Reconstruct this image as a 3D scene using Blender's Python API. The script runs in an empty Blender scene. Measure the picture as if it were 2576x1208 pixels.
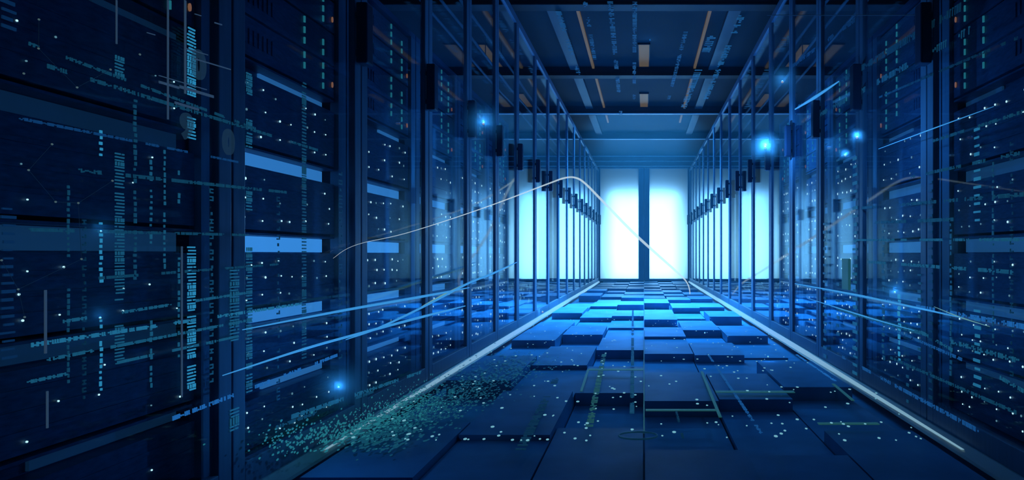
import bpy, bmesh, math, random
from mathutils import Vector, Matrix

scn = bpy.context.scene
COL = scn.collection
F = 1600.0            # focal length in pixels of the 2576 px wide frame
CX, CY = 1620.0, 640.0
CH = 0.62             # camera height
rnd = random.Random(7)

# ------------------------------------------------------------------ camera
cam_d = bpy.data.cameras.new('camera')
cam_d.sensor_fit = 'HORIZONTAL'
cam_d.sensor_width = 36.0
cam_d.lens = F / 2576.0 * 36.0
cam_d.shift_x = -(CX - 1288.0) / 2576.0
cam_d.shift_y = (CY - 604.0) / 2576.0
cam_d.clip_start = 0.02
cam = bpy.data.objects.new('camera', cam_d)
cam.location = (0, 0, CH)
cam.rotation_euler = (math.pi / 2, 0, 0)
COL.objects.link(cam)
scn.camera = cam

vs = scn.view_settings
vs.view_transform = 'Standard'
vs.look = 'None'
vs.gamma = 1.0
vs.exposure = 0.0
vs.use_curve_mapping = False
scn.cycles.use_denoising = True
scn.cycles.max_bounces = 6
scn.cycles.diffuse_bounces = 2
scn.cycles.glossy_bounces = 3
scn.cycles.transmission_bounces = 4
scn.cycles.transparent_max_bounces = 16
scn.cycles.volume_bounces = 0
scn.cycles.sample_clamp_indirect = 4.0


# ------------------------------------------------------------------ materials
def surf(name, col, rough=0.5, metal=0.0, spec=0.5, var=0.15, scale=6.0, bump=0.0, stretch=(1, 1, 1)):
    m = bpy.data.materials.new(name)
    m.use_nodes = True
    nt = m.node_tree
    b = nt.nodes['Principled BSDF']
    tc = nt.nodes.new('ShaderNodeTexCoord')
    mp = nt.nodes.new('ShaderNodeMapping')
    mp.inputs['Scale'].default_value = stretch
    no = nt.nodes.new('ShaderNodeTexNoise')
    no.inputs['Scale'].default_value = scale
    no.inputs['Detail'].default_value = 5.0
    cr = nt.nodes.new('ShaderNodeValToRGB')
    cr.color_ramp.elements[0].position = 0.3
    cr.color_ramp.elements[1].position = 0.7
    cr.color_ramp.elements[0].color = [c * (1 - var) for c in col] + [1]
    cr.color_ramp.elements[1].color = [min(1, c * (1 + var)) for c in col] + [1]
    nt.links.new(tc.outputs['Object'], mp.inputs['Vector'])
    nt.links.new(mp.outputs['Vector'], no.inputs['Vector'])
    nt.links.new(no.outputs['Fac'], cr.inputs['Fac'])
    nt.links.new(cr.outputs['Color'], b.inputs['Base Color'])
    b.inputs['Roughness'].default_value = rough
    b.inputs['Metallic'].default_value = metal
    b.inputs['Specular IOR Level'].default_value = spec
    if bump:
        bp = nt.nodes.new('ShaderNodeBump')
        bp.inputs['Strength'].default_value = bump
        bp.inputs['Distance'].default_value = 0.004
        nt.links.new(no.outputs['Fac'], bp.inputs['Height'])
        nt.links.new(bp.outputs['Normal'], b.inputs['Normal'])
    return m


def glow(name, col, strength, sample=False, base=(0.07, 0.17, 0.30)):
    m = bpy.data.materials.new(name)
    m.use_nodes = True
    b = m.node_tree.nodes['Principled BSDF']
    b.inputs['Base Color'].default_value = list(base) + [1]
    b.inputs['Roughness'].default_value = 0.5
    b.inputs['Emission Color'].default_value = list(col) + [1]
    b.inputs['Emission Strength'].default_value = strength
    m.cycles.emission_sampling = 'AUTO' if sample else 'NONE'
    return m


def holo(name, col, strength, alpha):
    """a see-through glowing film: emission mixed with transparency"""
    m = bpy.data.materials.new(name)
    m.use_nodes = True
    nt = m.node_tree
    nt.nodes.clear()
    o = nt.nodes.new('ShaderNodeOutputMaterial')
    mx = nt.nodes.new('ShaderNodeMixShader')
    tr = nt.nodes.new('ShaderNodeBsdfTransparent')
    em = nt.nodes.new('ShaderNodeEmission')
    em.inputs['Color'].default_value = list(col) + [1]
    em.inputs['Strength'].default_value = strength
    mx.inputs['Fac'].default_value = alpha
    nt.links.new(tr.outputs[0], mx.inputs[1])
    nt.links.new(em.outputs[0], mx.inputs[2])
    nt.links.new(mx.outputs[0], o.inputs['Surface'])
    m.cycles.emission_sampling = 'NONE'
    return m


def glass_mat(name, tint, refl):
    m = bpy.data.materials.new(name)
    m.use_nodes = True
    nt = m.node_tree
    nt.nodes.clear()
    o = nt.nodes.new('ShaderNodeOutputMaterial')
    mx = nt.nodes.new('ShaderNodeMixShader')
    tr = nt.nodes.new('ShaderNodeBsdfTransparent')
    tr.inputs['Color'].default_value = list(tint) + [1]
    gl = nt.nodes.new('ShaderNodeBsdfGlossy')
    gl.inputs['Roughness'].default_value = 0.03
    gl.inputs['Color'].default_value = (0.75, 0.9, 1, 1)
    ge = nt.nodes.new('ShaderNodeNewGeometry')
    dt = nt.nodes.new('ShaderNodeVectorMath')
    dt.operation = 'DOT_PRODUCT'
    nt.links.new(ge.outputs['Incoming'], dt.inputs[0])
    nt.links.new(ge.outputs['Normal'], dt.inputs[1])
    chain = dt.outputs['Value']
    for op, val in (('ABSOLUTE', None), ('SUBTRACT', 1.0), ('POWER', 4.2), ('MULTIPLY', refl)):
        q = nt.nodes.new('ShaderNodeMath')
        q.operation = op
        if op == 'SUBTRACT':
            q.inputs[0].default_value = val
            nt.links.new(chain, q.inputs[1])
        else:
            nt.links.new(chain, q.inputs[0])
            if val is not None: q.inputs[1].default_value = val
        chain = q.outputs[0]
    mu = q
    nt.links.new(mu.outputs[0], mx.inputs['Fac'])
    nt.links.new(tr.outputs[0], mx.inputs[1])
    nt.links.new(gl.outputs[0], mx.inputs[2])
    nt.links.new(mx.outputs[0], o.inputs['Surface'])
    return m


def frosted(name, col):
    m = bpy.data.materials.new(name)
    m.use_nodes = True
    nt = m.node_tree
    nt.nodes.clear()
    o = nt.nodes.new('ShaderNodeOutputMaterial')
    ad = nt.nodes.new('ShaderNodeMixShader')
    ad.inputs['Fac'].default_value = 0.06
    t = nt.nodes.new('ShaderNodeBsdfTranslucent')
    no = nt.nodes.new('ShaderNodeTexNoise')
    no.inputs['Scale'].default_value = 2.0
    cr = nt.nodes.new('ShaderNodeValToRGB')
    cr.color_ramp.elements[0].color = [c * 0.93 for c in col] + [1]
    cr.color_ramp.elements[1].color = list(col) + [1]
    nt.links.new(no.outputs['Fac'], cr.inputs['Fac'])
    nt.links.new(cr.outputs['Color'], t.inputs['Color'])
    g = nt.nodes.new('ShaderNodeBsdfGlossy')
    g.inputs['Roughness'].default_value = 0.4
    nt.links.new(t.outputs[0], ad.inputs[1])
    nt.links.new(g.outputs[0], ad.inputs[2])
    nt.links.new(ad.outputs[0], o.inputs['Surface'])
    return m


M = {}
M['floor'] = surf('floor_tile_paint', (0.10, 0.26, 0.46), 0.5, 0.0, 0.22, 0.18, 5.0, 0.15)
M['ceiling'] = surf('ceiling_panel', (0.025, 0.04, 0.055), 0.7, 0.0, 0.3, 0.12, 2.0)
M['wall'] = surf('wall_paint', (0.03, 0.06, 0.10), 0.6, 0.0, 0.4, 0.12, 2.0)
M['beam'] = surf('beam_paint', (0.02, 0.035, 0.055), 0.5, 0.2, 0.5, 0.12, 3.0)
M['ledge'] = surf('bright_ledge', (0.7, 0.85, 0.92), 0.4, 0.1, 0.5, 0.08, 4.0)
M['frame'] = surf('blue_grey_aluminium', (0.15, 0.24, 0.36), 0.42, 0.2, 0.5, 0.10, 4.0, 0.0, (20, 20, 1))
M['handle'] = surf('dark_handle', (0.03, 0.05, 0.10), 0.4, 0.2, 0.5, 0.10, 8.0)
M['strip'] = surf('pale_floor_trim', (0.38, 0.42, 0.44), 0.30, 0.3, 0.6, 0.08, 6.0)
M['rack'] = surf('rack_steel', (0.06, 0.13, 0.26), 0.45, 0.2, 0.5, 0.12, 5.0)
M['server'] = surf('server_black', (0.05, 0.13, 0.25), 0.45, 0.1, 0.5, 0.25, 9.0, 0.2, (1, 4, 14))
M['duct'] = surf('duct_zinc', (0.10, 0.13, 0.17), 0.4, 0.4, 0.5, 0.1, 3.0)
M['cable'] = surf('cable_sheath', (0.16, 0.22, 0.28), 0.5, 0.0, 0.5, 0.1, 8.0)
M['glass'] = glass_mat('clear_glass', (0.90, 0.96, 0.99), 0.7)
M['frost'] = frosted('frosted_pane', (0.9, 0.93, 0.95))
M['amber'] = glow('amber_ceiling_light', (1.0, 0.68, 0.30), 0.085, False, (0.10, 0.05, 0.02))
M['led'] = glow('white_led', (0.62, 0.95, 1.0), 1.1)
M['leddim'] = glow('dim_led', (0.35, 0.75, 0.9), 0.30)
M['dash'] = glow('cyan_led_bar', (0.06, 0.62, 0.78), 0.22)
M['orange'] = glow('orange_led', (1.0, 0.40, 0.18), 0.22)
M['slot'] = glow('blue_light_bar', (0.05, 0.30, 0.80), 0.62)
M['stripglow'] = glow('lit_floor_strip', (0.42, 0.80, 1.0), 0.42, True)
M['trail'] = holo('white_light_trail', (0.66, 0.87, 1.0), 0.85, 0.5)
M['cyantrail'] = glow('cyan_light_trail', (0.05, 0.36, 0.85), 0.75)
M['goldtrail'] = glow('green_gold_light_trail', (0.25, 0.62, 0.55), 0.5)
for i, s in enumerate((0.05, 0.11, 0.2, 0.34, 0.6)):
    M['glyph%d' % i] = glow('cyan_glyph_%s' % 'abcde'[i], (0.04, 0.44, 0.82), s * 0.8)
    M['blue%d' % i] = glow('blue_glyph_%s' % 'abcde'[i], (0.03, 0.30, 0.95), s)
M['green'] = glow('green_inlay', (0.10, 0.60, 0.50), 0.10)
M['node'] = glow('pale_node', (0.45, 0.8, 0.85), 0.12)
M['link'] = glow('pale_link', (0.15, 0.45, 0.7), 0.02)
M['whiteline'] = glow('pale_white_line', (0.22, 0.48, 0.85), 0.09)
M['orb'] = glow('flare_bead', (0.4, 0.8, 0.75), 0.4)
M['orbwarm'] = glow('warm_bead', (0.9, 0.75, 0.5), 0.3)
M['ghost'] = holo('ghost_digit', (0.10, 0.35, 0.75), 0.10, 0.4)
M['speck'] = glow('floor_speck', (0.30, 0.80, 0.95), 0.5)
M['flakedim'] = glow('dim_teal_flake', (0.04, 0.46, 0.62), 0.11)
M['flake'] = glow('teal_flake', (0.05, 0.55, 0.62), 0.24)


# ------------------------------------------------------------------ mesh builder
class MB:
    def __init__(self):
        self.v, self.f = [], []

    def box(self, x0, x1, y0, y1, z0, z1):
        if x0 > x1: x0, x1 = x1, x0
        if y0 > y1: y0, y1 = y1, y0
        if z0 > z1: z0, z1 = z1, z0
        b = len(self.v)
        for x in (x0, x1):
            for y in (y0, y1):
                for z in (z0, z1):
                    self.v.append((x, y, z))
        for q in ((0, 1, 3, 2), (4, 6, 7, 5), (0, 4, 5, 1), (2, 3, 7, 6), (0, 2, 6, 4), (1, 5, 7, 3)):
            self.f.append([b + i for i in q])
        return self

    def obox(self, c, ax, ay, az):
        """box with centre c and half-axis vectors"""
        b = len(self.v)
        c, ax, ay, az = Vector(c), Vector(ax), Vector(ay), Vector(az)
        for i in (-1, 1):
            for j in (-1, 1):
                for k in (-1, 1):
                    self.v.append(tuple(c + ax * i + ay * j + az * k))
        for q in ((0, 1, 3, 2), (4, 6, 7, 5), (0, 4, 5, 1), (2, 3, 7, 6), (0, 2, 6, 4), (1, 5, 7, 3)):
            self.f.append([b + i for i in q])
        return self

    def prism(self, c, n, u, v, pts, h):
        """polygon pts (a,b) on axes u,v, extruded by h along n"""
        b = len(self.v)
        c, n, u, v = Vector(c), Vector(n), Vector(u), Vector(v)
        k = len(pts)
        for s in (0, h):
            for p in pts:
                self.v.append(tuple(c + u * p[0] + v * p[1] + n * s))
        self.f.append([b + i for i in range(k)][::-1])
        self.f.append([b + k + i for i in range(k)])
        for i in range(k):
            j = (i + 1) % k
            self.f.append([b + i, b + j, b + k + j, b + k + i])
        return self

    def disc(self, c, n, u, v, r, h, k=6, ry=None):
        ry = r if ry is None else ry
        return self.prism(c, n, u, v, [(r * math.cos(2 * math.pi * i / k), ry * math.sin(2 * math.pi * i / k)) for i in range(k)], h)

    def tube(self, pts, rad, k=6, closed=False):
        pts = [Vector(p) for p in pts]
        n = len(pts)
        rs = rad if isinstance(rad, (list, tuple)) else [rad] * n
        b = len(self.v)
        for i, p in enumerate(pts):
            if closed:
                t = pts[(i + 1) % n] - pts[i - 1]
            else:
                t = pts[min(i + 1, n - 1)] - pts[max(i - 1, 0)]
            t.normalize()
            up = Vector((0, 0, 1)) if abs(t.z) < 0.95 else Vector((1, 0, 0))
            a = t.cross(up).normalized()
            c = a.cross(t).normalized()
            for j in range(k):
                w = 2 * math.pi * j / k
                self.v.append(tuple(p + (a * math.cos(w) + c * math.sin(w)) * rs[i]))
        for i in range(n if closed else n - 1):
            i2 = (i + 1) % n
            for j in range(k):
                j2 = (j + 1) % k
                self.f.append([b + i * k + j, b + i * k + j2, b + i2 * k + j2, b + i2 * k + j])
        if not closed:
            self.f.append([b + j for j in range(k)][::-1])
            self.f.append([b + (n - 1) * k + j for j in range(k)])
        return self

    def sphere(self, c, r, n=10, m=6):
        b = len(self.v)
        for i in range(1, m):
            t = math.pi * i / m
            for j in range(n):
                w = 2 * math.pi * j / n
                self.v.append((c[0] + r * math.sin(t) * math.cos(w), c[1] + r * math.sin(t) * math.sin(w), c[2] + r * math.cos(t)))
        top = len(self.v); self.v.append((c[0], c[1], c[2] + r))
        bot = len(self.v); self.v.append((c[0], c[1], c[2] - r))
        for i in range(m - 2):
            for j in range(n):
                j2 = (j + 1) % n
                self.f.append([b + i * n + j, b + (i + 1) * n + j, b + (i + 1) * n + j2, b + i * n + j2])
        for j in range(n):
            j2 = (j + 1) % n
            self.f.append([top, b + j, b + j2])
            self.f.append([bot, b + (m - 2) * n + j2, b + (m - 2) * n + j])
        return self

    def build(self, name, mat, parent=None, bevel=0.0, smooth=False):
        me = bpy.data.meshes.new(name)
        me.from_pydata(self.v, [], self.f)
        me.update()
        if bevel:
            bm = bmesh.new()
            bm.from_mesh(me)
            bmesh.ops.bevel(bm, geom=bm.edges[:], offset=bevel, segments=2, affect='EDGES', profile=0.6)
            bm.to_mesh(me)
            bm.free()
        bm = bmesh.new()
        bm.from_mesh(me)
        bmesh.ops.recalc_face_normals(bm, faces=bm.faces[:])
        bm.to_mesh(me)
        bm.free()
        if smooth:
            me.polygons.foreach_set('use_smooth', [True] * len(me.polygons))
        me.materials.append(mat)
        o = bpy.data.objects.new(name, me)
        COL.objects.link(o)
        if parent is not None:
            o.parent = parent
        return o


def tag(o, label, cat, group=None, kind=None):
    o['label'] = label
    o['category'] = cat
    if group: o['group'] = group
    if kind: o['kind'] = kind
    return o


def struct(mb, name, mat, label, cat, bevel=0.0):
    return tag(mb.build(name, mat, None, bevel), label, cat, None, 'structure')


def empty(name, loc, label, cat, group=None):
    o = bpy.data.objects.new(name, None)
    o.empty_display_size = 0.1
    o.location = loc
    COL.objects.link(o)
    return tag(o, label, cat, group)


def kids(o):
    return [c for c in bpy.data.objects if c.parent == o]


def copy_tree(o, parent=None):
    c = o.copy()
    COL.objects.link(c)
    if parent is not None:
        c.parent = parent
    for ch in kids(o):
        copy_tree(ch, c)
    return c


ORD = ['zeroth', 'first', 'second', 'third', 'fourth', 'fifth', 'sixth', 'seventh', 'eighth', 'ninth', 'tenth', 'eleventh',
       'twelfth', 'thirteenth', 'fourteenth', 'fifteenth', 'sixteenth', 'seventeenth', 'eighteenth']


# a point where the ray of photo pixel (x, y) meets the plane X = xp / Z = zp / Y = yp
def on_x(x, y, xp):
    d = (x - CX)
    Y = F * xp / d
    return Vector((xp, Y, CH + (CY - y) * Y / F))


def on_z(x, y, zp):
    Y = F * (zp - CH) / (CY - y)
    return Vector(((x - CX) * Y / F, Y, zp))


def on_y(x, y, Y):
    return Vector(((x - CX) * Y / F, Y, CH + (CY - y) * Y / F))


# ------------------------------------------------------------------ room shell
YB = 14.10            # inner face of the far wall
ZC = 2.82             # ceiling
XW = 3.9
ZD = 2.54             # top of the lit door opening
ZF0 = 0.03

# floor: a bed plus raised square blocks of uneven height (one structure)
fl = MB()
fl.box(-XW, XW, -1.2, YB + 0.1, -0.3, -0.05)
TX, TY = 0.3, 0.62
frnd = random.Random(21)
for ix in range(-13, 13):
    x0, x1 = ix * TX, (ix + 1) * TX
    inside = -1.0 < (x0 + x1) / 2 < 1.0
    y = -0.6 + frnd.uniform(0, 0.3) + (0.31 if ix % 2 else 0)
    par = bool(ix % 2)
    while y < YB - 0.05:
        ln = TY * frnd.uniform(0.85, 1.15) * (0.9 if y > 9 else 1)
        y2 = min(y + ln, YB - 0.01)
        if inside:
            h = frnd.choice((0.02, 0.03, 0.038, 0.048)) if par else frnd.choice((-0.035, -0.025, -0.01, 0.008))
            par = not par if frnd.random() < 0.85 else par
            if abs((x0 + x1) / 2) > 0.85:
                h = min(h, 0.0) - 0.005
            if y > 11.5:
                h *= 0.5
        else:
            h = frnd.choice((-0.04, -0.03, -0.02, -0.01, 0.0)) if abs((x0 + x1) / 2) > 1.1 and y > 5.3 else -0.04
        if abs(x0) < 1.2 and abs(x1) < 1.2 and not inside:
            h = -0.04
        g = 0.003
        fl.box(x0 + g, x1 - g, y + g, y2 - g, -0.28, h)
        y = y2
struct(fl, 'floor', M['floor'], 'floor of square blue blocks raised to uneven heights', 'floor')

ce = MB().box(-XW - 0.1, XW + 0.1, -1.2, YB + 0.9, ZC, ZC + 0.1)
struct(ce, 'ceiling', M['ceiling'], 'dark blue panelled ceiling above the server aisle', 'ceiling')
struct(MB().box(-XW - 0.1, -XW, -1.2, YB + 0.9, -0.3, ZC), 'wall_left', M['wall'], 'dark side wall behind the left server racks', 'wall')
struct(MB().box(XW, XW + 0.1, -1.2, YB + 0.9, -0.3, ZC), 'wall_right', M['wall'], 'dark side wall behind the right server racks', 'wall')
struct(MB().box(-XW - 0.1, XW + 0.1, -1.3, -1.2, -0.3, ZC + 0.1), 'wall_front', M['wall'], 'dark wall closing the near end of the aisle', 'wall')

# far wall: header, base, mullions around the lit door and the lit windows
wb = MB()
wb.box(-XW, XW, YB, YB + 0.08, ZD, ZC)
wb.box(-XW, XW, YB, YB + 0.08, -0.3, ZF0)
for s in (-1, 1):
    wb.box(s * 0.985, s * 1.06, YB, YB + 0.08, ZF0, ZD)
    wb.box(s * 2.17, s * 2.29, YB, YB + 0.08, ZF0, ZD)
    wb.box(s * 3.82, s * XW, YB, YB + 0.08, ZF0, ZD)
struct(wb, 'wall_back', M['wall'], 'far end wall framing the bright double door', 'wall')
struct(MB().box(-XW, XW, YB + 0.85, YB + 0.9, -0.3, ZC), 'wall_outer', M['wall'], 'wall of the lamp space behind the frosted far doors', 'wall')

n = 0
for z, w in ((2.56, 0.016), (2.67, 0.014), (2.78, 0.018)):
    n += 1
    struct(MB().box(-XW, XW, YB - 0.05, YB, z, z + w), 'trim_%d' % n, M['ledge'],
           'thin pale ledge across the far wall, %s above the door' % ('lowest', 'middle one', 'topmost')[n - 1], 'trim')

for i, s in ((1, -1), (2, 1)):
    nm = 'door_%d' % i
    d = tag(MB().box(s * 0.12, s * 0.97, YB + 0.02, YB + 0.03, ZF0 + 0.05, ZD - 0.02).build(nm, M['frost']),
            'brightly lit frosted %s leaf of the double door at the aisle end' % ('left', 'right')[i - 1], 'door', None, 'structure')
    fr = MB()
    fr.box(s * 0.006, s * 0.115, YB - 0.02, YB + 0.05, ZF0, ZD)
    fr.box(s * 0.972, s * 0.984, YB - 0.02, YB + 0.05, ZF0, ZD)
    fr.box(s * 0.115, s * 0.972, YB - 0.02, YB + 0.05, ZF0, ZF0 + 0.045)
    fr.box(s * 0.115, s * 0.972, YB - 0.02, YB + 0.05, ZD - 0.015, ZD)
    fr.build('door_frame', M['frame'], d)
k = 0
for s in (-1, 1):
    for (a, b) in ((1.07, 2.16), (2.30, 3.81)):
        k += 1
        w = tag(MB().box(s * a, s * b, YB + 0.02, YB + 0.03, ZF0 + 0.05, ZD - 0.02).build('window_%d' % k, M['frost']),
                'pale lit frosted panel in the far wall, %s side, %s the door' % ('left' if s < 0 else 'right', 'next to' if a < 2 else 'away from'),
                'window', None, 'structure')
        fr = MB()
        fr.box(s * (a - 0.008), s * (a + 0.03), YB - 0.01, YB + 0.015, ZF0, ZD)
        fr.box(s * (b - 0.03), s * (b + 0.008), YB - 0.01, YB + 0.015, ZF0, ZD)
        fr.box(s * (a + 0.03), s * (b - 0.03), YB - 0.01, YB + 0.015, ZF0, ZF0 + 0.06)
        fr.box(s * (a + 0.03), s * (b - 0.03), YB - 0.01, YB + 0.015, ZD - 0.02, ZD)
        fr.build('window_frame', M['frame'], w)

# ceiling beams across the room
BEAMS = (3.2, 5.35, 7.46, 9.45, 11.52)
for i, y in enumerate(BEAMS):
    b = MB().box(-XW, XW, y, y + 0.11, ZC - 0.1, ZC)
    b.box(-XW, XW, y - 0.015, y + 0.125, ZC - 0.105, ZC - 0.092)
    bo = struct(b, 'ceiling_beam', M['beam'], 'dark beam across the ceiling, %s from the far door' % ORD[len(BEAMS) - i], 'beam')
    if i >= 3:
        MB().box(-XW, XW, y - 0.022, y + 0.02, ZC - 0.118, ZC - 0.106).build('lit_edge_strip', M['ledge'], bo)  # pale strip stands in for door light on the beam's lower edge

# ducts and lamps between the beams
segs = [(1.2, 3.15)] + [(BEAMS[i] + 0.14, BEAMS[i + 1] - 0.03) for i in range(len(BEAMS) - 1)]
for s in (-1, 1):
    sd = 'left' if s < 0 else 'right'
    for i, (a, b) in enumerate(segs):
        m = MB()
        m.box(s * 0.75, s * 0.86, a, b, ZC - 0.045, ZC - 0.001)
        t = tag(m.build('cable_duct', M['duct'], None), 'grey flat cable duct under the ceiling, %s row, %s length from the far end' % (sd, ORD[len(segs) - i]),
                'cable duct', 'cable ducts under the ceiling')
        e = b if i < len(segs) - 1 else 10.5
        tag(MB().box(s * 0.578, s * 0.605, a, e, ZC - 0.03, ZC - 0.001).build('strip_light', M['amber']),
            'narrow dim amber strip light on the ceiling, %s row, %s from the far end' % (sd, ORD[len(segs) - i]), 'strip light', 'amber strip lights')
LY = ((4.6, 5.25), (6.62, 7.40), (8.65, 9.42))
for s, sd in ((-1, 'over the left racks'), (0, 'on the aisle centre line'), (1, 'over the right racks')):
    for i, (a, b) in enumerate(LY):
        t = empty('ceiling_light', (s * 1.70, (a + b) / 2, ZC), 'small dim amber ceiling light %s, %s from the far end' % (sd, ORD[3 - i]),
                  'ceiling light', 'amber rectangular ceiling lights')
        l = (b - a) / 2
        MB().box(-0.055, 0.055, -l, l, -0.016, -0.004).build('diffuser', M['amber'], t)
        m = MB()
        m.box(-0.065, -0.056, -l - 0.01, l + 0.01, -0.02, 0)
        m.box(0.056, 0.065, -l - 0.01, l + 0.01, -0.02, 0)
        m.box(-0.065, 0.065, -l - 0.01, -l - 0.001, -0.02, 0)
        m.box(-0.065, 0.065, l + 0.001, l + 0.01, -0.02, 0)
        m.build('housing', M['beam'], t)

# cable runs above the racks
for s in (-1, 1):
    sd = 'left' if s < 0 else 'right'
    for i, x in enumerate((1.44, 1.60, 1.76)):
        pts = [(s * (x + 0.006 * math.sin(j * 1.3 + i)), 0.8 + j * 0.7, 2.62 + 0.008 * math.cos(j * 0.9 + i)) for j in range(18)]
        oc = tag(MB().tube(pts, 0.014).build('overhead_cable', M['cable'], None, 0, True),
            'long grey cable running above the %s racks, %s from the aisle' % (sd, ORD[i + 1]), 'cable', 'overhead cables')
        for j in (3, 8, 14):
            MB().box(pts[j][0] - 0.004, pts[j][0] + 0.004, pts[j][1] - 0.004, pts[j][1] + 0.004, pts[j][2], ZC).build('hanger', M['beam'], oc)

# ------------------------------------------------------------------ glass partition doors
POSTS = [0.84] + [F / d for d in (1035, 711, 541, 439, 369, 317, 272, 239.5, 213.5, 192, 174.5, 159.5, 148, 138, 129.5, 122, 115.5)]
POSTS.append(YB - 0.02)
ZT = 2.5


def glass_door(s, y0, y1, label):
    t = empty('glass_door', (s, y0, 0), label, 'glass door', 'glass doors along the aisle')
    L = y1 - y0
    w = min(0.05, L * 0.12) if L > 0.4 else 0.03
    g = 0.003
    def bx(a, b, c, d, e, f): return MB().box(s * a, s * b, c, d, e, f)
    bx(0.0, 0.023, g, w, 0.012, ZT).build('stile', M['frame'], t, 0.003)
    bx(0.0, 0.023, L - w, L - g, 0.012, ZT).build('stile', M['frame'], t, 0.003)
    bx(0.0, 0.023, w, L - w, 0.012, 0.10).build('bottom_rail', M['frame'], t, 0.003)
    bx(0.0, 0.023, w, L - w, ZT - 0.06, ZT).build('top_rail', M['frame'], t, 0.003)
    bx(0.009, 0.015, w, L - w, 0.10, ZT - 0.06).build('pane', M['glass'], t)
    h = bx(-0.047, -0.008, L - w - 0.012, L - w + 0.04, CH + 0.66, CH + 0.87)
    ho = h.build('handle', M['handle'], t, 0.006)
    p = MB()
    p.box(s * -0.010, s * 0.0, L - w + 0.008, L - w + 0.022, CH + 0.69, CH + 0.71)
    p.box(s * -0.010, s * 0.0, L - w + 0.008, L - w + 0.022, CH + 0.82, CH + 0.84)
    p.build('mount', M['handle'], ho)
    return t


for s in (-1, 1):
    sd = 'left' if s < 0 else 'right'
    st = 0 if s < 0 else 1
    for i in range(st, len(POSTS) - 1):
        glass_door(s, POSTS[i], POSTS[i + 1],
                   'tall blue framed glass door on the %s of the aisle, %s from the camera' % (sd, ORD[i - st + 1]))
    a = MB()
    a.prism((s * 0.998, 0.85, 0.0), (0, 1, 0), (-s, 0, 0), (0, 0, 1), [(0, 0), (0.030, 0), (0.026, 0.008), (0.006, 0.034), (0, 0.034)], YB - 0.9)
    fs = tag(a.build('floor_strip', M['strip']), 'pale bright strip along the floor under the %s glass doors' % sd, 'floor strip')
    a = MB()
    sec = [(s * 0.976, 0.009), (s * 0.971, 0.009), (s * 0.989, 0.0335), (s * 0.994, 0.0335)]
    mid = (sum(q[0] for q in sec) / 4, sum(q[1] for q in sec) / 4)
    for ya_, f_ in ((1.95, 0.03), (4.2, 1.0), (YB - 0.1, 1.0)):  # near end tapered in shape to imitate the strip's light fading out
        a.v += [(mid[0] + (q[0] - mid[0]) * (1 if f_ == 1 else 0.9), ya_, mid[1] + (q[1] - mid[1]) * f_) for q in sec]
    for k_ in (0, 4):
        for j_ in range(4):
            a.f.append([k_ + j_, k_ + (j_ + 1) % 4, k_ + 4 + (j_ + 1) % 4, k_ + 4 + j_])
    a.f += [[3, 2, 1, 0], [8, 9, 10, 11]]
    a.build('light_insert', M['stripglow'], fs)

# ------------------------------------------------------------------ racks and servers
XR = 1.09


def make_rack(s, y0, y1, label):
    t = empty('server_rack', (s * XR, y0, 0), label, 'server rack', 'server racks behind the glass')
    L = y1 - y0
    D = 0.66
    def bx(a, b, c, d, e, f): return MB().box(s * a, s * b, c, d, e, f)
    bx(0.01, D, 0, 0.012, 0.0, 1.64).build('side_panel', M['rack'], t)
    bx(0.01, D, L - 0.012, L, 0.0, 1.64).build('side_panel', M['rack'], t)
    bx(0.0, D, 0, L, 1.64, 1.665).build('top_panel', M['rack'], t)
    bx(0.0, D, 0.013, L - 0.013, 0.0, 0.06).build('plinth', M['rack'], t)
    bx(D - 0.02, D, 0.013, L - 0.013, 0.06, 1.64).build('back_panel', M['rack'], t)
    bx(0.0, 0.03, 0.0, 0.05, 0.06, 1.64).build('upright', M['frame'], t)
    bx(0.0, 0.03, L - 0.055, L, 0.06, 1.64).build('upright', M['frame'], t)
    return t


UNITS = [(0.31, 0.55), (0.07, 0.305), (-0.145, 0.065), (-0.355, -0.15), (-0.545, -0.36)]
SLOTH = [0.034, 0.046, 0.05, 0.042, 0.036]


def unit_mesh(name, mb, mat):
    o = mb.build(name, mat)
    me = o.data
    bpy.data.objects.remove(o)
    return me


LEDM = [unit_mesh('indicator_light', MB().disc((-0.001, 0, 0), (1, 0, 0), (0, 1, 0), (0, 0, 1), 1.0, 0.002, 8), M[k_]) for k_ in ('led', 'leddim')]
DASHM = unit_mesh('status_bar', MB().box(-1, 1, -1, 1, -1, 1), M['dash'])


def led_at(parent, loc, scale, me, name='indicator_light'):
    o = bpy.data.objects.new(name, me)
    o.location = loc
    o.scale = scale
    o.parent = parent
    COL.objects.link(o)
    return o


_slots = {}


def slot_mat(b):
    b = round(b * 24) / 24 or 0.03
    if b not in _slots:
        _slots[b] = glow('blue_light_bar', (0.05, 0.30, 0.80), 0.95 * b)
    return _slots[b]


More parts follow.
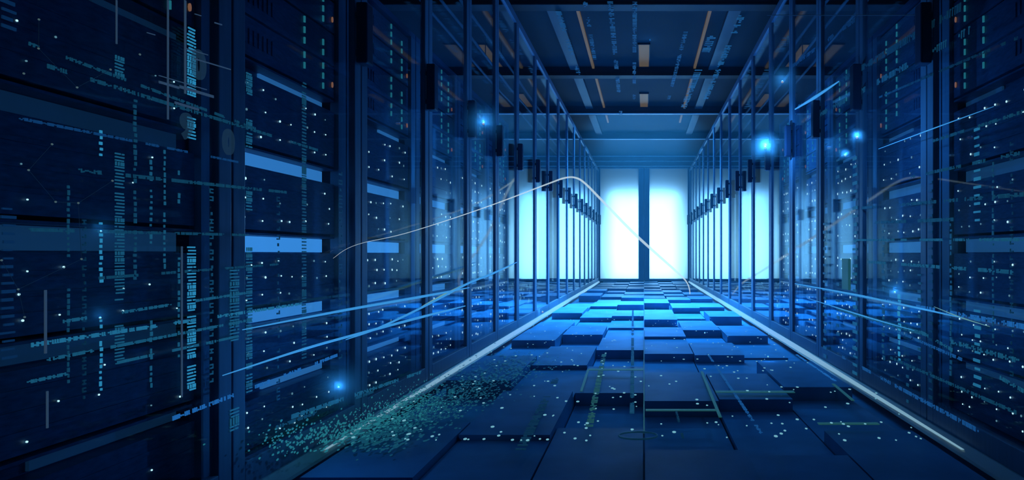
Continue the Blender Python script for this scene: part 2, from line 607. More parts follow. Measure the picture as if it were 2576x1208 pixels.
def make_server(s, ya, yb, u, label, seed, bright):
    """one server: dark body, recessed light bar along its top, dotted rows of indicator lights"""
    r = random.Random(seed)
    z0, z1 = UNITS[u]
    z0 += CH; z1 += CH
    t = empty('server_unit', (s * (XR + 0.012), ya, z0), label, 'server', 'servers with blue light bars')
    L, H = yb - ya, z1 - z0 - 0.004
    sh = SLOTH[u]
    def bx(a, b, c, d, e, f): return MB().box(s * a, s * b, c, d, e, f)
    body = bx(0.0, 0.5, 0, L, 0.0, H - sh - 0.008)
    body.box(s * 0.05, s * 0.5, 0, L, H - sh - 0.008, H)
    body.box(s * 0.0, s * 0.05, 0, L, H - 0.006, H)
    body.box(s * 0.0, s * 0.05, 0, 0.012, H - sh - 0.008, H - 0.006)
    for q in range(1, 4):
        zz = (H - sh - 0.008) * q / 4
        body.box(s * -0.003, 0, 0.01, L - 0.01, zz - 0.004, zz + 0.004)
    body.build('body', M['server'], t)
    bx(0.042, 0.049, 0.03 + L * (0.5, 0.12, 0.06, 0.2, 0.45)[u] * r.uniform(0.6, 1.15), L - 0.004, H - sh - 0.004, H - 0.008).build('light_bar', slot_mat(bright * (0.4, 0.7, 1.0, 0.8, 0.5)[u]), t)
    bx(-0.010, -0.002, 0.012, 0.022, 0.02, H * 0.6).build('pull_handle', M['handle'], t)
    hh = H - sh - 0.01
    px = F / (ya + 0.35)
    for q in range(3):
        zz = hh * (0.17 + 0.33 * q)
        for j in range(7):
            if r.random() < (0.18 if ya > 1.4 else 0.62): continue
            rr = r.uniform(1.6, 2.8) / px
            led_at(t, (s * -0.0035, 0.04 + (L - 0.06) * (j + r.uniform(-0.25, 0.25) + 0.5) / 7, zz + r.uniform(-0.008, 0.008)),
                   (1, rr, rr * 1.05), LEDM[0] if r.random() < 0.7 else LEDM[1])
    return t


SW = [(0.555, 0.665), (0.67, 0.78), (0.785, 0.895), (0.90, 1.01)]


def make_switch(s, ya, yb, u, label, seed):
    r = random.Random(seed)
    z0, z1 = SW[u]
    z0 += CH; z1 += CH
    t = empty('network_switch', (s * (XR + 0.012), ya, z0), label, 'network switch', 'switches with dashed light columns')
    L, H = yb - ya, z1 - z0 - 0.003
    b = MB().box(s * 0.0, s * 0.45, 0, L, 0, H)
    for q in range(8):
        c = 0.04 + (L - 0.40) * q / 8
        b.box(s * -0.003, 0, c, c + max(0.01, (L - 0.40) / 8 - 0.012), H * 0.3, H * 0.7)
    b.build('body', M['server'], t)
    gap = (u % 2 == 0)
    for off in (0.255, 0.135):
        for q in range(3):
            zz = H * (0.12 + 0.32 * q)
            if gap and q == 0 and off > 0.2: continue
            if (not gap) and q == 2 and off < 0.2: continue
            led_at(t, (s * -0.0035, L - off + 0.05, zz + H * 0.095), (0.0025, 0.0016 * (ya + 0.35) * 0.75, H * 0.095), DASHM, 'status_bar')
    if gap:
        MB().disc((s * -0.001, L - 0.02, H * 0.4), (-s, 0, 0), (0, 1, 0), (0, 0, 1), 0.004, 0.004, 8, 0.010).build('warning_light', M['orange'], t)
    return t


for s in (-1, 1):
    sd = 'left' if s < 0 else 'right'
    st = 0 if s < 0 else 1
    for i in range(st, 6):
        y0, y1 = POSTS[i] + 0.085, POSTS[i + 1] + 0.075
        nn = ORD[i - st + 1]
        make_rack(s, y0, y1, 'dark server rack behind the glass on the %s, %s from the camera' % (sd, nn))
        for u in range(5):
            make_server(s, y0 + 0.056, y1 - 0.062, u, 'server with blue light bar, %s from the top, in the %s %s rack' % (ORD[u + 1], nn, sd), i * 31 + u * 7 + (s > 0) * 500,
                        ((0.07, 0.95, 1, 1, 1, 1) if s < 0 else (0, 0.2, 0.5, 0.75, 0.8, 0.8))[i])
        for u in range(4):
            make_switch(s, y0 + 0.056, y1 - 0.062, u, 'switch with cyan light dashes, %s up above the servers in the %s %s rack' % (ORD[u + 1], nn, sd), i * 17 + u)

# ------------------------------------------------------------------ glowing code streams
def stream(p0, p1, across, nrm, width, style, mat, label, seed, density=0.7, group='glowing code streams', pitch=None, name='code_stream'):
    """broken glowing glyphs along p0-p1; `across` is the unit vector of the glyph width, nrm faces the aisle"""
    r = random.Random(seed)
    p0, p1 = Vector(p0), Vector(p1)
    L = (p1 - p0).length
    t = (p1 - p0) / L
    across, nrm = Vector(across), Vector(nrm)
    root = empty(name, (0, 0, 0), label, 'code stream', group)
    org = p0.copy()
    root.location = org
    th = 0.0012
    w = width
    pos = 0.0
    count = 0
    p0 = Vector((0, 0, 0))
    while pos < L:
        run = r.uniform(4, 14)
        on = r.random() < density
        k = 0
        m = MB()
        while k < run and pos < L:
            if style == 'code':
                st = pitch or w * 0.30
                if on and r.random() < 0.96:
                    c = p0 + t * pos
                    q = r.random()
                    if q < 0.55:
                        cuts = sorted((r.uniform(-0.5, 0.5), r.uniform(-0.5, 0.5)))
                        for a, b in ((-0.5, cuts[0] - 0.06), (cuts[0] + 0.06, cuts[1] - 0.05), (cuts[1] + 0.06, 0.5)):
                            if b - a > 0.08:
                                m.obox(c + across * (w * (a + b) / 2), across * (w * (b - a) / 2), t * (st * 0.22), nrm * th)
                    elif q < 0.8:
                        m.obox(c, across * (w * 0.5), t * (st * 0.2), nrm * th)
                    else:
                        for a in (-0.42, -0.1, 0.2, 0.44):
                            m.obox(c + across * (w * a), across * (w * 0.05), t * (st * 0.55), nrm * th)
                pos += st
            elif style == 'bars':
                st = pitch or w * 0.55
                if on:
                    ww = w * r.uniform(0.3, 0.5)
                    m.obox(p0 + t * pos + across * (w * r.uniform(-0.08, 0.08)), across * ww, t * (st * r.uniform(0.10, 0.22)), nrm * th)
                pos += st
            elif style == 'dots':
                st = pitch or w * 1.3
                if on and r.random() < 0.88:
                    m.obox(p0 + t * pos + across * (w * r.uniform(-0.2, 0.2)), across * (w * r.uniform(0.2, 0.5)), t * (st * r.uniform(0.18, 0.45)), nrm * th)
                pos += st
            elif style == 'text':
                st = pitch or w * 0.62
                if on and r.random() < 0.93:
                    c = p0 + t * pos
                    q = r.random()
                    if q < 0.35:
                        m.obox(c - t * (st * 0.25), across * (w * 0.5), t * (st * 0.09), nrm * th)
                        m.obox(c + t * (st * 0.2), across * (w * 0.5), t * (st * 0.09), nrm * th)
                        m.obox(c + across * (w * r.choice((-0.45, 0, 0.45))), across * (w * 0.07), t * (st * 0.28), nrm * th)
                    elif q < 0.7:
                        m.obox(c, across * (w * 0.5), t * (st * 0.1), nrm * th)
                        m.obox(c + across * (w * 0.4) + t * (st * .12), across * (w * 0.08), t * (st * 0.25), nrm * th)
                    else:
                        m.obox(c + across * (w * r.uniform(-0.3, 0.3)), across * (w * 0.18), t * (st * 0.2), nrm * th)
                pos += st
            k += 1
        if m.v:
            m.build('code_word', mat, root)
            count += 1
    return root


XP = 0.9976
UP = Vector((0, 0, 1))
vert = [  # x, y0, y1, width px, style, material, what
    (20, 0, 900, 40, 'bars', 'blue0', 'wide column of faint blurred blue bars at the left edge of the view'),
    (172, 330, 960, 5, 'dots', 'glyph1', 'thin dotted cyan column between the left edge bars and the bright dotted column'),
    (254, 330, 980, 7, 'dots', 'glyph4', 'bright dotted cyan column with glowing beads on the near left glass'),
    (301, 60, 1020, 22, 'code', 'glyph2', 'wide column of cyan code characters right of the bright dotted column'),
    (380, 400, 970, 5, 'dots', 'glyph2', 'thin dotted cyan column midway between two wide code columns on the left'),
    (414, 380, 915, 5, 'dots', 'glyph2', 'second thin dotted cyan column between two wide code columns on the left'),
    (450, 430, 910, 4, 'dots', 'glyph2', 'short dotted cyan column just left of the brightest code column'),
    (482, 70, 1030, 20, 'code', 'glyph4', 'brightest wide column of cyan code characters on the near left glass'),
    (590, 660, 1080, 22, 'code', 'glyph2', 'short low column of slanted cyan code on the left glass'),
    (627, 185, 985, 14, 'code', 'glyph2', 'medium column of cyan code just right of the short low column'),
    (765, 205, 900, 10, 'code', 'glyph1', 'faint narrow code column in front of the light bars of the third left rack'),
    (856, 420, 900, 9, 'text', 'glyph0', 'very faint code column beside the left door frame'),
    (2075, 420, 1000, 9, 'bars', 'glyph1', 'faint tick column just left of the wide right door frame'),
    (2108, 400, 840, 9, 'bars', 'glyph1', 'faint tick column inside the third right glass door'),
    (2151, 380, 960, 12, 'bars', 'glyph2', 'ladder column of cyan ticks on a door frame at the right'),
    (2222, 560, 900, 7, 'dots', 'glyph1', 'dim dotted column left of the bright right dotted column'),
    (2262, 560, 905, 7, 'dots', 'glyph4', 'bright dotted column on the right glass'),
    (2313, 690, 900, 9, 'bars', 'glyph1', 'short soft column of bars right of the bright right dotted column'),
    (2341, 440, 1000, 10, 'bars', 'glyph0', 'long faint tick column on the near right door frame'),
    (2458, 250, 970, 18, 'bars', 'glyph3', 'column of thick cyan bars near the right edge of the view'),
    (2283, 700, 1010, 6, 'bars', 'glyph1', 'short dim tick column between the bright dotted column and the soft bars at the right'),
    (2392, 560, 940, 5, 'dots', 'glyph1', 'thin dotted column between the tick column and the thick bars at the right'),
    (2545, 300, 940, 8, 'text', 'glyph0', 'faint code column at the extreme right of the view'),
    (212, 540, 1000, 8, 'text', 'glyph0', 'faint code column just left of the bright dotted column'),
    (340, 250, 700, 7, 'dots', 'glyph1', 'dim dotted column right of the first wide code column'),
    (532, 480, 960, 8, 'text', 'glyph1', 'dim code column right of the brightest wide column'),
    (700, 500, 1000, 7, 'text', 'glyph0', 'faint code column left of the light bars in the second left rack'),
    (2498, 400, 860, 4, 'dots', 'glyph1', 'thinnest dotted column nearest the right edge of the view'),
]
sx = 0
for (x, y0, y1, wpx, style, mat, what) in vert:
    s = -1 if x < CX else 1
    sx += 1
    xp = s * XP
    a, b = on_x(x, y0, xp), on_x(x, y1, xp)
    Y = a.y
    wl = wpx * Y * Y / (F * XP)       # depth extent that spans wpx pixels on this plane
    stream(b, a, (0, 1, 0), (-s, 0, 0), wl, style, M[mat], what, 100 + sx, 0.72, 'upright code streams on the glass',
           pitch={'code': 0.0052, 'bars': 0.013, 'dots': 0.009, 'text': 0.012}[style] * Y)

hor = [  # x0,y0,x1,y1,width px (at mid), style, mat, label
    (160, 809, 620, 737, 7, 'text', 'glyph2', 'upper row of glowing code above the bright slanted row on the near left glass'),
    (75, 869, 760, 764, 8, 'text', 'glyph3', 'brightest slanted row of cyan code on the near left glass'),
    (120, 905, 640, 803, 7, 'text', 'glyph2', 'slanted cyan code row just under the brightest row on the left'),
    (70, 962, 600, 846, 7, 'text', 'glyph2', 'lowest long slanted code row on the near left glass'),
    (430, 1055, 850, 893, 9, 'text', 'blue3', 'blue code row low on the left rising to the bright light bar'),
    (734, 1049, 1060, 936, 9, 'text', 'glyph2', 'greenish code row low by the left floor strip'),
    (640, 1096, 940, 985, 8, 'text', 'glyph1', 'dim code row below the greenish row at the lower left'),
    (75, 110, 660, 330, 7, 'text', 'glyph1', 'faint topmost descending code row at upper left'),
    (75, 152, 800, 378, 8, 'text', 'glyph1', 'faint second descending code row at upper left'),
    (50, 298, 600, 408, 6, 'text', 'blue1', 'thin blue row descending across the upper left glass'),
    (165, 425, 720, 484, 8, 'text', 'glyph1', 'teal code row a little above eye level on the left'),
    (75, 578, 640, 592, 7, 'text', 'glyph1', 'almost level code row at the left light bar'),
    (2347, 355, 2576, 280, 8, 'text', 'glyph1', 'code row rising to the right edge, highest near the right edge'),
    (2292, 445, 2576, 383, 8, 'text', 'glyph1', 'code row rising to the right edge, second from the top'),
    (2160, 524, 2576, 489, 8, 'text', 'glyph1', 'code row rising gently over the near right servers'),
    (2150, 604, 2576, 603, 6, 'text', 'glyph2', 'level dotted code row at the right'),
    (2182, 659, 2576, 687, 8, 'text', 'glyph2', 'code row sinking gently right of the ladder column'),
    (2007, 716, 2576, 822, 8, 'text', 'blue3', 'bright blue code row running along the right glass'),
    (2110, 779, 2576, 912, 9, 'text', 'glyph2', 'cyan code row sinking to the lower right edge'),
    (2102, 889, 2500, 1105, 9, 'text', 'blue2', 'blue code row just above the right floor strip'),
    (2240, 900, 2560, 1040, 8, 'text', 'glyph1', 'faint code row low at the right above the floor row'),
    (2290, 820, 2576, 985, 9, 'text', 'glyph2', 'code row sinking steeply to the right edge below the two straight trails'),
    (2180, 800, 2420, 905, 7, 'text', 'blue2', 'short blue code row below the lower straight trail at the right'),
    (2200, 560, 2400, 552, 8, 'text', 'glyph1', 'short level code row above the dotted row at the right'),
    (250, 700, 700, 665, 6, 'text', 'glyph1', 'faint code row below eye level on the left glass'),
    (2007, 270, 2420, 15, 14, 'text', 'glyph0', 'dim slanted code band at the top right'),
    (2060, 290, 2440, 75, 14, 'text', 'glyph1', 'dim teal slanted code band under the top right band'),
    (1995, 165, 2150, 50, 10, 'text', 'blue0', 'short blue slanted band at the upper right by the ceiling lights'),
    (2200, 250, 2560, 95, 6, 'text', 'glyph0', 'thin slanted code row at the upper right corner'),
]
for (x0, y0, x1, y1, wpx, style, mat, what) in hor:
    s = -1 if x0 < CX else 1
    sx += 1
    xp = s * 0.9940
    a, b = on_x(x0, y0, xp), on_x(x1, y1, xp)
    Y = (a.y + b.y) / 2
    d = (b - a).normalized()
    ac = d.cross(Vector((1, 0, 0))).normalized()
    stream(a, b, ac, (-s, 0, 0), wpx * Y / F, style, M[mat], what, 300 + sx, 0.75, 'slanted code rows on the glass')

zc = ZC - 0.12
for (x0, y0, x1, y1, wpx, mat, what) in [
        (1405, 30, 1462, 205, 12, 'glyph1', 'dim code line under the ceiling, leftmost of the overhead lines'),
        (1472, 5, 1496, 150, 10, 'glyph1', 'dim code line under the ceiling beside the left amber strip'),
        (1535, 5, 1562, 290, 10, 'glyph1', 'long code line under the ceiling left of the centre lights'),
        (1597, 5, 1595, 250, 9, 'glyph1', 'code line under the ceiling nearest the centre lights'),
        (1725, 80, 1682, 250, 9, 'glyph1', 'short code line under the ceiling right of the centre lights'),
        (1815, 30, 1718, 275, 18, 'glyph2', 'brightest code line under the ceiling beside the right amber strip'),
        (1865, 40, 1775, 250, 14, 'glyph2', 'code line under the ceiling over the right grey duct')]:
    sx += 1
    a, b = on_z(x0, y0, zc), on_z(x1, y1, zc)
    Y = (a.y + b.y) / 2
    stream(a, b, (1, 0, 0), (0, 0, -1), wpx * Y / F, 'text', M[mat], what, 300 + sx, 0.7, 'overhead code lines')

zf = 0.05
for (x0, y0, x1, y1, wpx, mat, what) in [
        (1520, 890, 1475, 1110, 14, 'green', 'greenish code line on the floor left of the centre seam'),
        (1592, 780, 1590, 1040, 6, 'glyph1', 'thin code line on the floor beside the centre seam'),
        (1405, 940, 1310, 1130, 20, 'glyph0', 'wide dim code line on the floor at lower left of the aisle'),
        (1780, 890, 1915, 1090, 7, 'blue2', 'bright blue code line on the floor right of the centre seam'),
        (2000, 890, 2140, 985, 7, 'blue3', 'thin blue code line on the floor beside the right floor strip'),
        (1700, 1030, 1720, 1110, 6, 'glyph0', 'short dim code line on the near floor')]:
    sx += 1
    a, b = on_z(x0, y0, zf), on_z(x1, y1, zf)
    Y = (a.y + b.y) / 2
    stream(b, a, (1, 0, 0), UP, wpx * Y / F, 'text', M[mat], what, 300 + sx, 0.75, 'code lines on the floor')

# glowing floor inlays
for (p, q, wpx, mat, what) in [
        ((1620, 718), (1620, 1090), 3.0, 'green', 'long thin green line down the middle of the floor'),
        ((1480, 930), (1618, 930), 5.0, 'green', 'level green line on the floor left of the centre seam'),
        ((1480, 930), (1462, 985), 6.0, 'green', 'slanted green line at the left end of the level green line'),
        ((1765, 935), (1812, 1050), 8.0, 'green', 'thick slanted green line on the floor right of the centre'),
        ((1800, 986), (1998, 986), 5.0, 'green', 'level green line on the floor further right'),
        ((1624, 1032), (1800, 1032), 4.0, 'green', 'faint level green line on the near floor'),
        ((2058, 1066), (2210, 1066), 4.0, 'green', 'level green line at the lower right of the floor'),
        ((2096, 966), (2146, 1008), 8.0, 'green', 'short slanted green bar beside the right floor strip')]:
    zz = 0.0505
    a, b = on_z(p[0], p[1], zz), on_z(q[0], q[1], zz)
    d = (b - a)
    L = d.length
    d.normalize()
    ac = Vector((-d.y, d.x, 0))
    Y = min(a.y, b.y)
    m = MB().obox((a + b) / 2, d * (L / 2), ac * (wpx * Y / F / 2 * (1 if abs(d.y) > 0.7 else 4)), UP * 0.0015)
    tag(m.build('glowing_line', M[mat]), what, 'glowing line', 'glowing floor lines')

ring = MB()
c = on_z(1605, 1096, 0.055)
ring.tube([(c.x + 0.06 * math.cos(2 * math.pi * i / 32), c.y + 0.04 * math.sin(2 * math.pi * i / 32), c.z) for i in range(32)], 0.003, 6, True)
tag(ring.build('glowing_ring', M['glyph0'], None, 0, True), 'faint glowing ring lying on the near floor', 'ring')

# loose light specks and flakes on the floor (countless)
r = random.Random(5)
m = MB()
for i in range(330):
    X = r.uniform(-0.9, 0.95)
    Y = 1.9 + 4.6 * r.random() ** 1.6
    rr = r.uniform(0.0022, 0.0062)
    m.disc((X, Y, 0.062 + r.uniform(0, 0.003)), (0, 0, 1), (1, 0, 0), (0, 1, 0), rr, 0.002, 6, rr * 1.6)
for s in (-1, 1):
    for i in range(170):
        X = s * r.uniform(1.5, 3.4)
        Y = r.uniform(6.5, 13.5)
        rr = r.uniform(0.005, 0.012)
        m.box(X - rr * .4, X + rr * .4, Y - rr, Y + rr, 0.0, r.uniform(0.02, 0.05))
tag(m.build('light_speck', M['speck']), 'countless tiny white blue light specks scattered over the floor', 'light specks', None, 'stuff')

def flake(m, p, n, u, v, sc, el):
    k = r.randint(5, 7)
    a0 = r.random() * 6.28
    pts = [(sc * el * r.uniform(0.6, 1.1) * math.cos(a0 + 2 * math.pi * j / k), sc * r.uniform(0.6, 1.1) * math.sin(a0 + 2 * math.pi * j / k)) for j in range(k)]
    m.prism(p, n, u, v, pts, 0.0012)


m, m2, m3 = MB(), MB(), MB()
for i in range(3400):
    v = r.random()
    far = r.random() < 0.62
    if far:      # wide dim drift on the floor
        x = 1300 - 430 * v + r.gauss(40, 50)
        y = 900 + 215 * v + r.gauss(0, 16)
        sc = r.uniform(2.0, 6.5) * (0.7 + 0.7 * v)
    else:        # dense bright drift beside the strip
        x = 1010 - 300 * v * v + r.gauss(0, 45) + 60 * (1 - v)
        y = 985 + 130 * v + r.gauss(0, 17)
        sc = r.uniform(2.0, 6.0) * (0.6 + 0.8 * v)
    p = on_z(x, y, 0.0530 if far else 0.0560)
    q = on_x(x, y, -0.945) if x < 1610 else None
    px_ = sc / F
    if p.x > -0.95 and p.y > 1.5:
        flake(m2 if far else m, p, (0, 0, 1), (0, 1, 0), (1, 0, 0), px_ * p.y * 0.62, 2.2)
    elif 0.05 < q.z < 0.30 and q.y > 1.2 and r.random() < 0.75:
        flake(m3, q, (1, 0, 0), (0, 1, 0), (0, 0, 1), px_ * q.y * 0.5, 1.7)
tag(m.build('glowing_flake', M['flake']), 'bright drift of teal glowing flakes on the floor beside the left floor strip', 'glowing flakes', None, 'stuff')
tag(m2.build('dim_flake', M['flakedim']), 'wide dim drift of teal flakes over the left of the aisle floor', 'glowing flakes', None, 'stuff')
tag(m3.build('wall_flake', M['flake']), 'swarm of teal glowing flakes low on the left glass above the floor strip', 'glowing flakes', None, 'stuff')

# ------------------------------------------------------------------ light trails
def trail(name, pts, rads, mat, label, k=6):
    # smooth through control points
    P = [Vector(p) for p in pts]
    out, rr = [], []
    n = len(P)
    for i in range(n - 1):
        p0, p1, p2, p3 = P[max(i - 1, 0)], P[i], P[i + 1], P[min(i + 2, n - 1)]
        for j in range(8):
            t = j / 8
            out.append(0.5 * ((2 * p1) + (p2 - p0) * t + (2 * p0 - 5 * p1 + 4 * p2 - p3) * t * t + (3 * p1 - p0 - 3 * p2 + p3) * t ** 3))
            rr.append(rads[i] * (1 - t) + rads[i + 1] * t)
    out.append(P[-1]); rr.append(rads[-1])
    return tag(MB().tube(out, rr, k).build(name, mat, None, 0, True), label, 'light trail', 'light trails')


arc = [(838, 650, 2.02), (900, 615, 2.2), (1045, 580, 2.7), (1240, 515, 4.0), (1380, 462, 5.6), (1420, 448, 6.2), (1446, 447, 6.5), (1470, 460, 6.7),
       (1510, 500, 7.0), (1600, 592, 7.8), (1700, 682, 8.6), (1726, 708, 9.0), (1735, 732, 9.4), (1733, 755, 9.8), (1722, 778, 9.9)]
wpx = [0.3, 0.5, 0.8, 1.2, 1.8, 2.2, 2.3, 2.5, 3.0, 3.4, 2.8, 1.8, 1.2, 1.0, 0.4]
trail('light_trail', [on_y(x, y, Y) for x, y, Y in arc], [w * a[2] / F for w, a in zip(wpx, arc)], M['trail'],
      'thin white light trail arching over the aisle and down across the door')
for (pts, w, mat, lab) in [
        ([(610, 830), (876, 779), (1064, 746), (1180, 724)], 3.4, 'cyantrail', 'upper straight blue light trail along the left racks'),
        ([(560, 945), (760, 880), (876, 847), (1064, 797), (1170, 770)], 3.2, 'cyantrail', 'lower straight blue light trail along the left racks'),
        ([(870, 855), (960, 822), (1079, 765), (1180, 712), (1240, 688), (1300, 660)], 2.6, 'cyantrail', 'curved cyan light trail climbing across the left glass doors'),
        ([(1060, 772), (1110, 745), (1180, 712), (1290, 668)], 2.2, 'goldtrail', 'green gold light trail beside the curved cyan trail'),
        ([(2000, 714), (2147, 741), (2312, 776), (2420, 800)], 2.6, 'cyantrail', 'upper straight blue light trail along the right racks'),
        ([(2030, 750), (2165, 793), (2300, 832)], 1.8, 'cyantrail', 'lower straight blue light trail along the right racks'),
        ([(2350, 772), (2420, 800), (2490, 822)], 1.4, 'goldtrail', 'short pale trail near the right edge of the view'),
        ([(2000, 275), (2050, 245), (2110, 205)], 4.0, 'cyantrail', 'short wide blue streak high at the right'),
        ([(2210, 375), (2330, 330), (2500, 268)], 1.6, 'cyantrail', 'thin blue streak rising at the upper right')]:
    s = -1 if pts[0][0] < CX else 1
    tn = globals().get('tn', 0) + 1
    P = [on_x(x, y, s * (0.83 + 0.013 * tn)) for x, y in pts]
    trail('light_trail', P, [(0.35 if i in (0, len(P) - 1) else 1) * w * p.y / F for i, p in enumerate(P)], M[mat], lab)

# thin white lines and dashes at the upper left
for (x, y0, y1, wpx, what) in [(464, 0, 235, 4, 'brightest thin upright white line at the top left'),
                               (421, 0, 300, 3, 'thin upright white line left of the brightest one'),
                               (292, 0, 110, 2.5, 'short faint upright white line at the top left'),
                               (456, 620, 1000, 3, 'long faint upright blue line low on the left'),
                               (117, 985, 1078, 4, 'short faint upright line at the lower left corner'),
                               (112, 730, 890, 5, 'faint upright line left of the bright dotted column')]:
    a, b = on_x(x, y0, -0.973), on_x(x, y1, -0.973)
    Y = a.y
    m = MB().box(-0.974, -0.972, Y, Y + wpx * Y * Y / (F * 0.973), b.z, a.z)
    tag(m.build('light_line', M['whiteline']), what, 'light line', 'thin upright light lines')
rr_ = random.Random(3)
i = 0
for (x, y, ln, w, what) in [(400, 190, 120, 2, 'long thin white dash under the top left lines'),
                           (468, 122, 55, 2, 'white dash right of the brightest upright line'),
                           (490, 148, 90, 3, 'tapered white dash below the other right dashes'),
                           (400, 206, 50, 6, 'thick white dash left of the brightest upright line'),
                           (452, 218, 85, 7, 'thick pale blue dash crossing the brightest upright line'),
                           (440, 258, 60, 6, 'thick pale blue dash below the crossing dash'),
                           (540, 57, 18, 3, 'tiny white dash at the top left'),
                           (370, 82, 20, 2, 'tiny white dash left of the upright lines'),
                           (490, 35, 16, 2, 'tiny faint dash near the top left edge')]:
    a, b = on_x(x, y, -0.979), on_x(x + ln, y + ln * 0.3, -0.979)
    d = (b - a)
    L = d.length
    d.normalize()
    up = d.cross(Vector((1, 0, 0))).normalized()
    Y = a.y
    tag(MB().obox((a + b) / 2, d * (L / 2), up * (w * Y / F / 2), Vector((0.001, 0, 0))).build('light_dash', M['whiteline']), what, 'light dash', 'slanted light dashes')

# ghost digits
def ghost(ch, x, y, hpx, what):
    p = on_x(x, y, -0.982)
    cu = bpy.data.curves.new('ghost_digit', 'FONT')
    cu.body = ch
    cu.align_x = 'CENTER'
    cu.size = hpx * p.y / F * 1.35
    cu.extrude = 0.002
    cu.offset = 0.004
    tmp = bpy.data.objects.new('ghost_curve', cu)
    COL.objects.link(tmp)
    bpy.context.view_layer.update()
    me = bpy.data.meshes.new_from_object(tmp.evaluated_get(bpy.context.evaluated_depsgraph_get()))
    bpy.data.objects.remove(tmp)
    o = bpy.data.objects.new('ghost_digit', me)
    COL.objects.link(o)
    o.rotation_euler = (math.pi / 2, 0, math.pi / 2)
    o.scale = (1.0, 1.0, 1.0)
    o.location = p
    me.materials.clear()
    me.materials.append(M['ghost'])
    tag(o, what, 'digit', 'ghost digits')


ghost('9', 470, 345, 60, 'pale blue round digit above the faint blue bar at upper left')
ghost('0', 500, 195, 70, 'dark blue round digit among the white dashes at upper left')
ghost('0', 575, 385, 60, 'fainter round digit right of the pale one')

# node network on the near left glass
NODES = [(98, 49), (97, 122), (60, 185), (194, 220), (278, 175), (131, 363), (72, 428), (140, 508), (197, 511), (205, 652), (46, 728), (4, 655), (62, 798), (283, 455), (352, 137)]
LINKS = [(0, 1), (3, 4), (5, 6), (7, 8), (8, 13), (6, 7), (9, 10), (10, 11), (10, 12), (8, 9), (1, 3)]
t = empty('node_network', (-0.966, 1.0, 0.5), 'network of pale dots joined by hair thin lines on the near left glass', 'node network')
inv = Vector(t.location)
for (x, y) in NODES:
    p = on_x(x, y, -0.966) - inv
    MB().sphere(p, 2.6 * (p.y + 1) / F, 8, 6).build('node', M['node'], t, 0, True)
for a, b in LINKS:
    p, q = on_x(*NODES[a], -0.966) - inv, on_x(*NODES[b], -0.966) - inv
    MB().tube([p, q], 0.0004, 4).build('link', M['link'], t)

# hovering thin corner frame at the top right
Yf = 2.4
a, b, c = on_y(1930, 38, Yf), on_y(2398, 38, Yf), on_y(2398, 106, Yf)
m = MB().box(a.x, b.x, Yf, Yf + 0.002, a.z - 0.0012, a.z + 0.0012)
m.box(b.x - 0.002, b.x + 0.002, Yf, Yf + 0.002, c.z, a.z)
tag(m.build('corner_line', M['link']), 'thin pale corner line hovering at the top right', 'corner line')

# small square dim screen on a right rack door
p = on_x(2132, 690, 0.985)
tag(MB().box(0.972, 0.986, p.y - 0.05, p.y + 0.05, p.z - 0.075, p.z + 0.075).build('status_panel', M['green'], None, 0.004),
    'small square greenish panel on a right glass door', 'status panel')

# ------------------------------------------------------------------ flare beads, with lamps and mist added for their glow
def lamp_point(name, loc, col, power, rad=0.02):
    l = bpy.data.lights.new(name, 'POINT')
    l.color = col
    l.energy = power
    l.shadow_soft_size = rad
    l.specular_factor = 0.25
    o = bpy.data.objects.new(name, l)
    o.location = loc
    o.visible_glossy = False
    COL.objects.link(o)
    return o


BLUE = (0.05, 0.35, 0.95)


def mist(rad):
    """mist ball added to make the soft glow of a flare, denser towards its middle, lit by the lamp inside it"""
    m = bpy.data.materials.new('flare_glow_mist')
    m.use_nodes = True
    nt = m.node_tree
    nt.nodes.clear()
    o = nt.nodes.new('ShaderNodeOutputMaterial')
    v = nt.nodes.new('ShaderNodeVolumeScatter')
    v.inputs['Color'].default_value = (0.5, 0.85, 1.0, 1)
    tc = nt.nodes.new('ShaderNodeTexCoord')
    ln = nt.nodes.new('ShaderNodeVectorMath')
    ln.operation = 'LENGTH'
    mr = nt.nodes.new('ShaderNodeMapRange')
    mr.inputs['From Min'].default_value = 0.0
    mr.inputs['From Max'].default_value = rad
    mr.inputs['To Min'].default_value = MIST
    mr.inputs['To Max'].default_value = 0.0
    nt.links.new(tc.outputs['Object'], ln.inputs[0])
    nt.links.new(ln.outputs['Value'], mr.inputs['Value'])
    nt.links.new(mr.outputs[0], v.inputs['Density'])
    nt.links.new(v.outputs[0], o.inputs['Volume'])
    return m


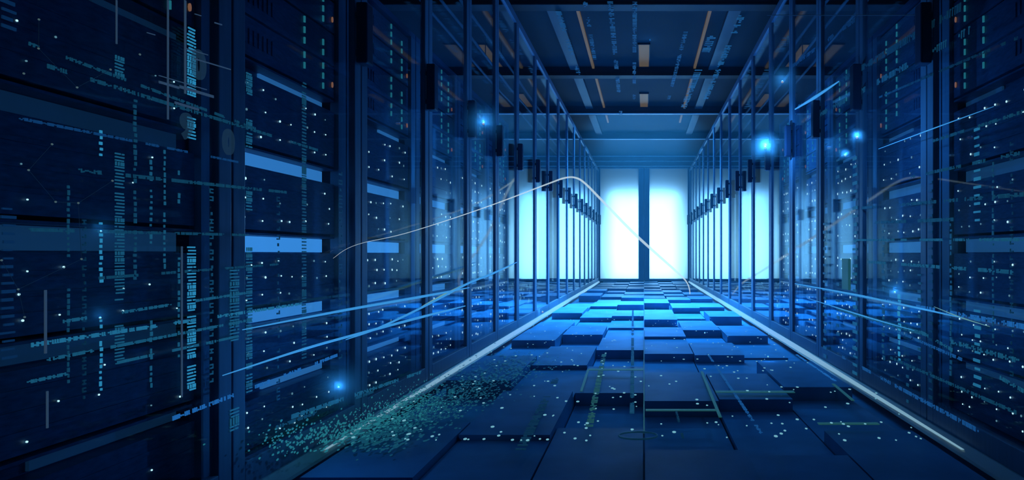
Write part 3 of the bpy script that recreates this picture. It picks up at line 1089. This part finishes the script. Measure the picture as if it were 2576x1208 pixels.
MIST = 1.1
for (x, y, xp, px, mat, col, pw, what) in [
        (1925, 372, 0.80, 9, 'orb', BLUE, 12, 'brightest blue flare light on a right door frame'),
        (2156, 346, 0.80, 7, 'orbwarm', BLUE, 6, 'pale flare light on the wide right door frame'),
        (2126, 391, 0.80, 7, 'orb', BLUE, 6, 'greenish flare light inside the third right door'),
        (1968, 206, 0.80, 7, 'orbwarm', BLUE, 2.5, 'warm dim flare light high on the right'),
        (1216, 311, -0.80, 7, 'orbwarm', BLUE, 4, 'warm flare light high on the left glass'),
        (852, 975, -0.80, 5, 'orb', BLUE, 2.2, 'flare light low on the left near the floor strip'),
        (254, 582, -0.80, 5, 'orb', BLUE, 0.15, 'flare light on the bright dotted column at the left'),
        (252, 800, -0.80, 6, 'orb', BLUE, 0.15, 'flare light lower on the bright dotted column at the left'),
        (2251, 736, 0.80, 6, 'orb', BLUE, 1.2, 'flare light beside the bright dotted column at the right'),
        (1365, 785, None, 5, 'orbwarm', BLUE, 1.0, 'pinkish flare light on the floor left of the centre'),
        (1773, 838, None, 4, 'orb', BLUE, 0.6, 'small flare light on the floor right of the centre'),
        (1932, 898, None, 4, 'orb', BLUE, 0.6, 'small flare light on the floor near the right strip'),
        (1635, 100, 'c', 4, 'glyph2', BLUE, 1.0, 'blue flare light under the ceiling')]:
    if xp is None:
        p = on_z(x, y, 0.07)
    elif xp == 'c':
        p = on_z(x, y, ZC - 0.02)
    else:
        p = on_x(x, y, xp)
    fo = tag(MB().sphere((0, 0, 0), px * p.y / F * 0.45, 12, 8).build('flare_light', M[mat], None, 0, True), what, 'flare light', 'small flare lights')
    fo.location = p
    if xp not in (None, 'c'):
        hr = min(0.125, (80 if x not in (2126, 2156) else 26 if x == 2156 else 20) * p.y / F)
        MB().sphere((0, 0, 0), hr, 24, 16).build('glow_halo', mist(hr), fo, 0, True)
    q = Vector(p)
    q.z += px * p.y / F * 0.9 if xp != 'c' else -0.06
    lamp_point('flare_glow_lamp', q, col, pw * (0.8 if x == 1925 else 0.3), 0.004)  # unseen lamp added to light the halo and the racks around it

# ------------------------------------------------------------------ lights
def area(name, loc, rot, sx, sy, col, L, spread=math.pi):
    l = bpy.data.lights.new(name, 'AREA')
    l.shape = 'RECTANGLE'
    l.size, l.size_y = sx, sy
    l.color = col
    l.energy = L * math.pi * sx * sy
    l.spread = spread
    o = bpy.data.objects.new(name, l)
    o.location = loc
    o.rotation_euler = rot
    COL.objects.link(o)
    return o


FACE_NEAR = (-math.pi / 2, 0, 0)      # emits towards -Y
area('door_lamp', (0.0, YB + 0.2, 1.0), FACE_NEAR, 1.50, 1.95, (0.22, 0.60, 1.0), 8.5)
for s in (-1, 1):
    area('window_lamp', (s * 1.9, YB + 0.6, 0.75), FACE_NEAR, 2.4, 1.3, (0.34, 0.78, 1.0), 2.4)


def spot(name, loc, target, col, power, size, blend, rad):
    l = bpy.data.lights.new(name, 'SPOT')
    l.color = col
    l.energy = power
    l.specular_factor = 0.4
    l.spot_size = size
    l.spot_blend = blend
    l.shadow_soft_size = rad
    o = bpy.data.objects.new(name, l)
    o.location = loc
    o.rotation_euler = (Vector(target) - Vector(loc)).to_track_quat('-Z', 'Y').to_euler()
    COL.objects.link(o)
    return o


def hidden_bar(y, target, col, power, spread):  # unseen light bars added behind the beams to brighten the floor
    o = area('hidden_bar_fill', (0.0, y, 2.79), (Vector((0, target, 0)) - Vector((0, y, 2.79))).to_track_quat('-Z', 'Y').to_euler(), 1.5, 0.05, col, 1.0, spread)
    o.data.energy = power
    o.data.specular_factor = 0.4
    o.visible_glossy = False


hidden_bar(11.83, 8.2, (0.06, 0.46, 1.0), 90, 1.2)
hidden_bar(9.72, 6.3, (0.05, 0.44, 1.0), 230, 1.1)
hidden_bar(7.72, 4.9, (0.03, 0.32, 1.0), 12, 0.8)
for y, pw in ((5.8, 2), (7.6, 5), (9.8, 10), (12.2, 9)):
    lamp_point('aisle_fill', (0.0, y, 1.0), BLUE, pw, 0.1)  # unseen blue fill added along the aisle
for s in (-1, 1):
    for y, pw in ((7.0, 10), (10.5, 16)):
        lamp_point('side_fill', (s * 2.6, y, 1.3), BLUE, pw, 0.1)  # unseen blue fill added in the spaces beside the aisle
    for y, pw in ((3.3, 0.5), (4.3, 3.0)):
        lamp_point('rack_fill', (s * 0.3, y, 1.25), BLUE, pw, 0.1)  # unseen blue fill added to brighten the racks

# ------------------------------------------------------------------ world: near black with a thin blue haze
w = bpy.data.worlds.new('world')
scn.world = w
w.use_nodes = True
nt = w.node_tree
nt.nodes['Background'].inputs['Color'].default_value = (0.0, 0.002, 0.006, 1)
nt.nodes['Background'].inputs['Strength'].default_value = 0.3
HAZE = 0.007
if HAZE:
    v = nt.nodes.new('ShaderNodeVolumeScatter')
    v.inputs['Color'].default_value = (0.45, 0.75, 1.0, 1)
    v.inputs['Density'].default_value = HAZE
    v.inputs['Anisotropy'].default_value = 0.2
    nt.links.new(v.outputs[0], nt.nodes['World Output'].inputs['Volume'])
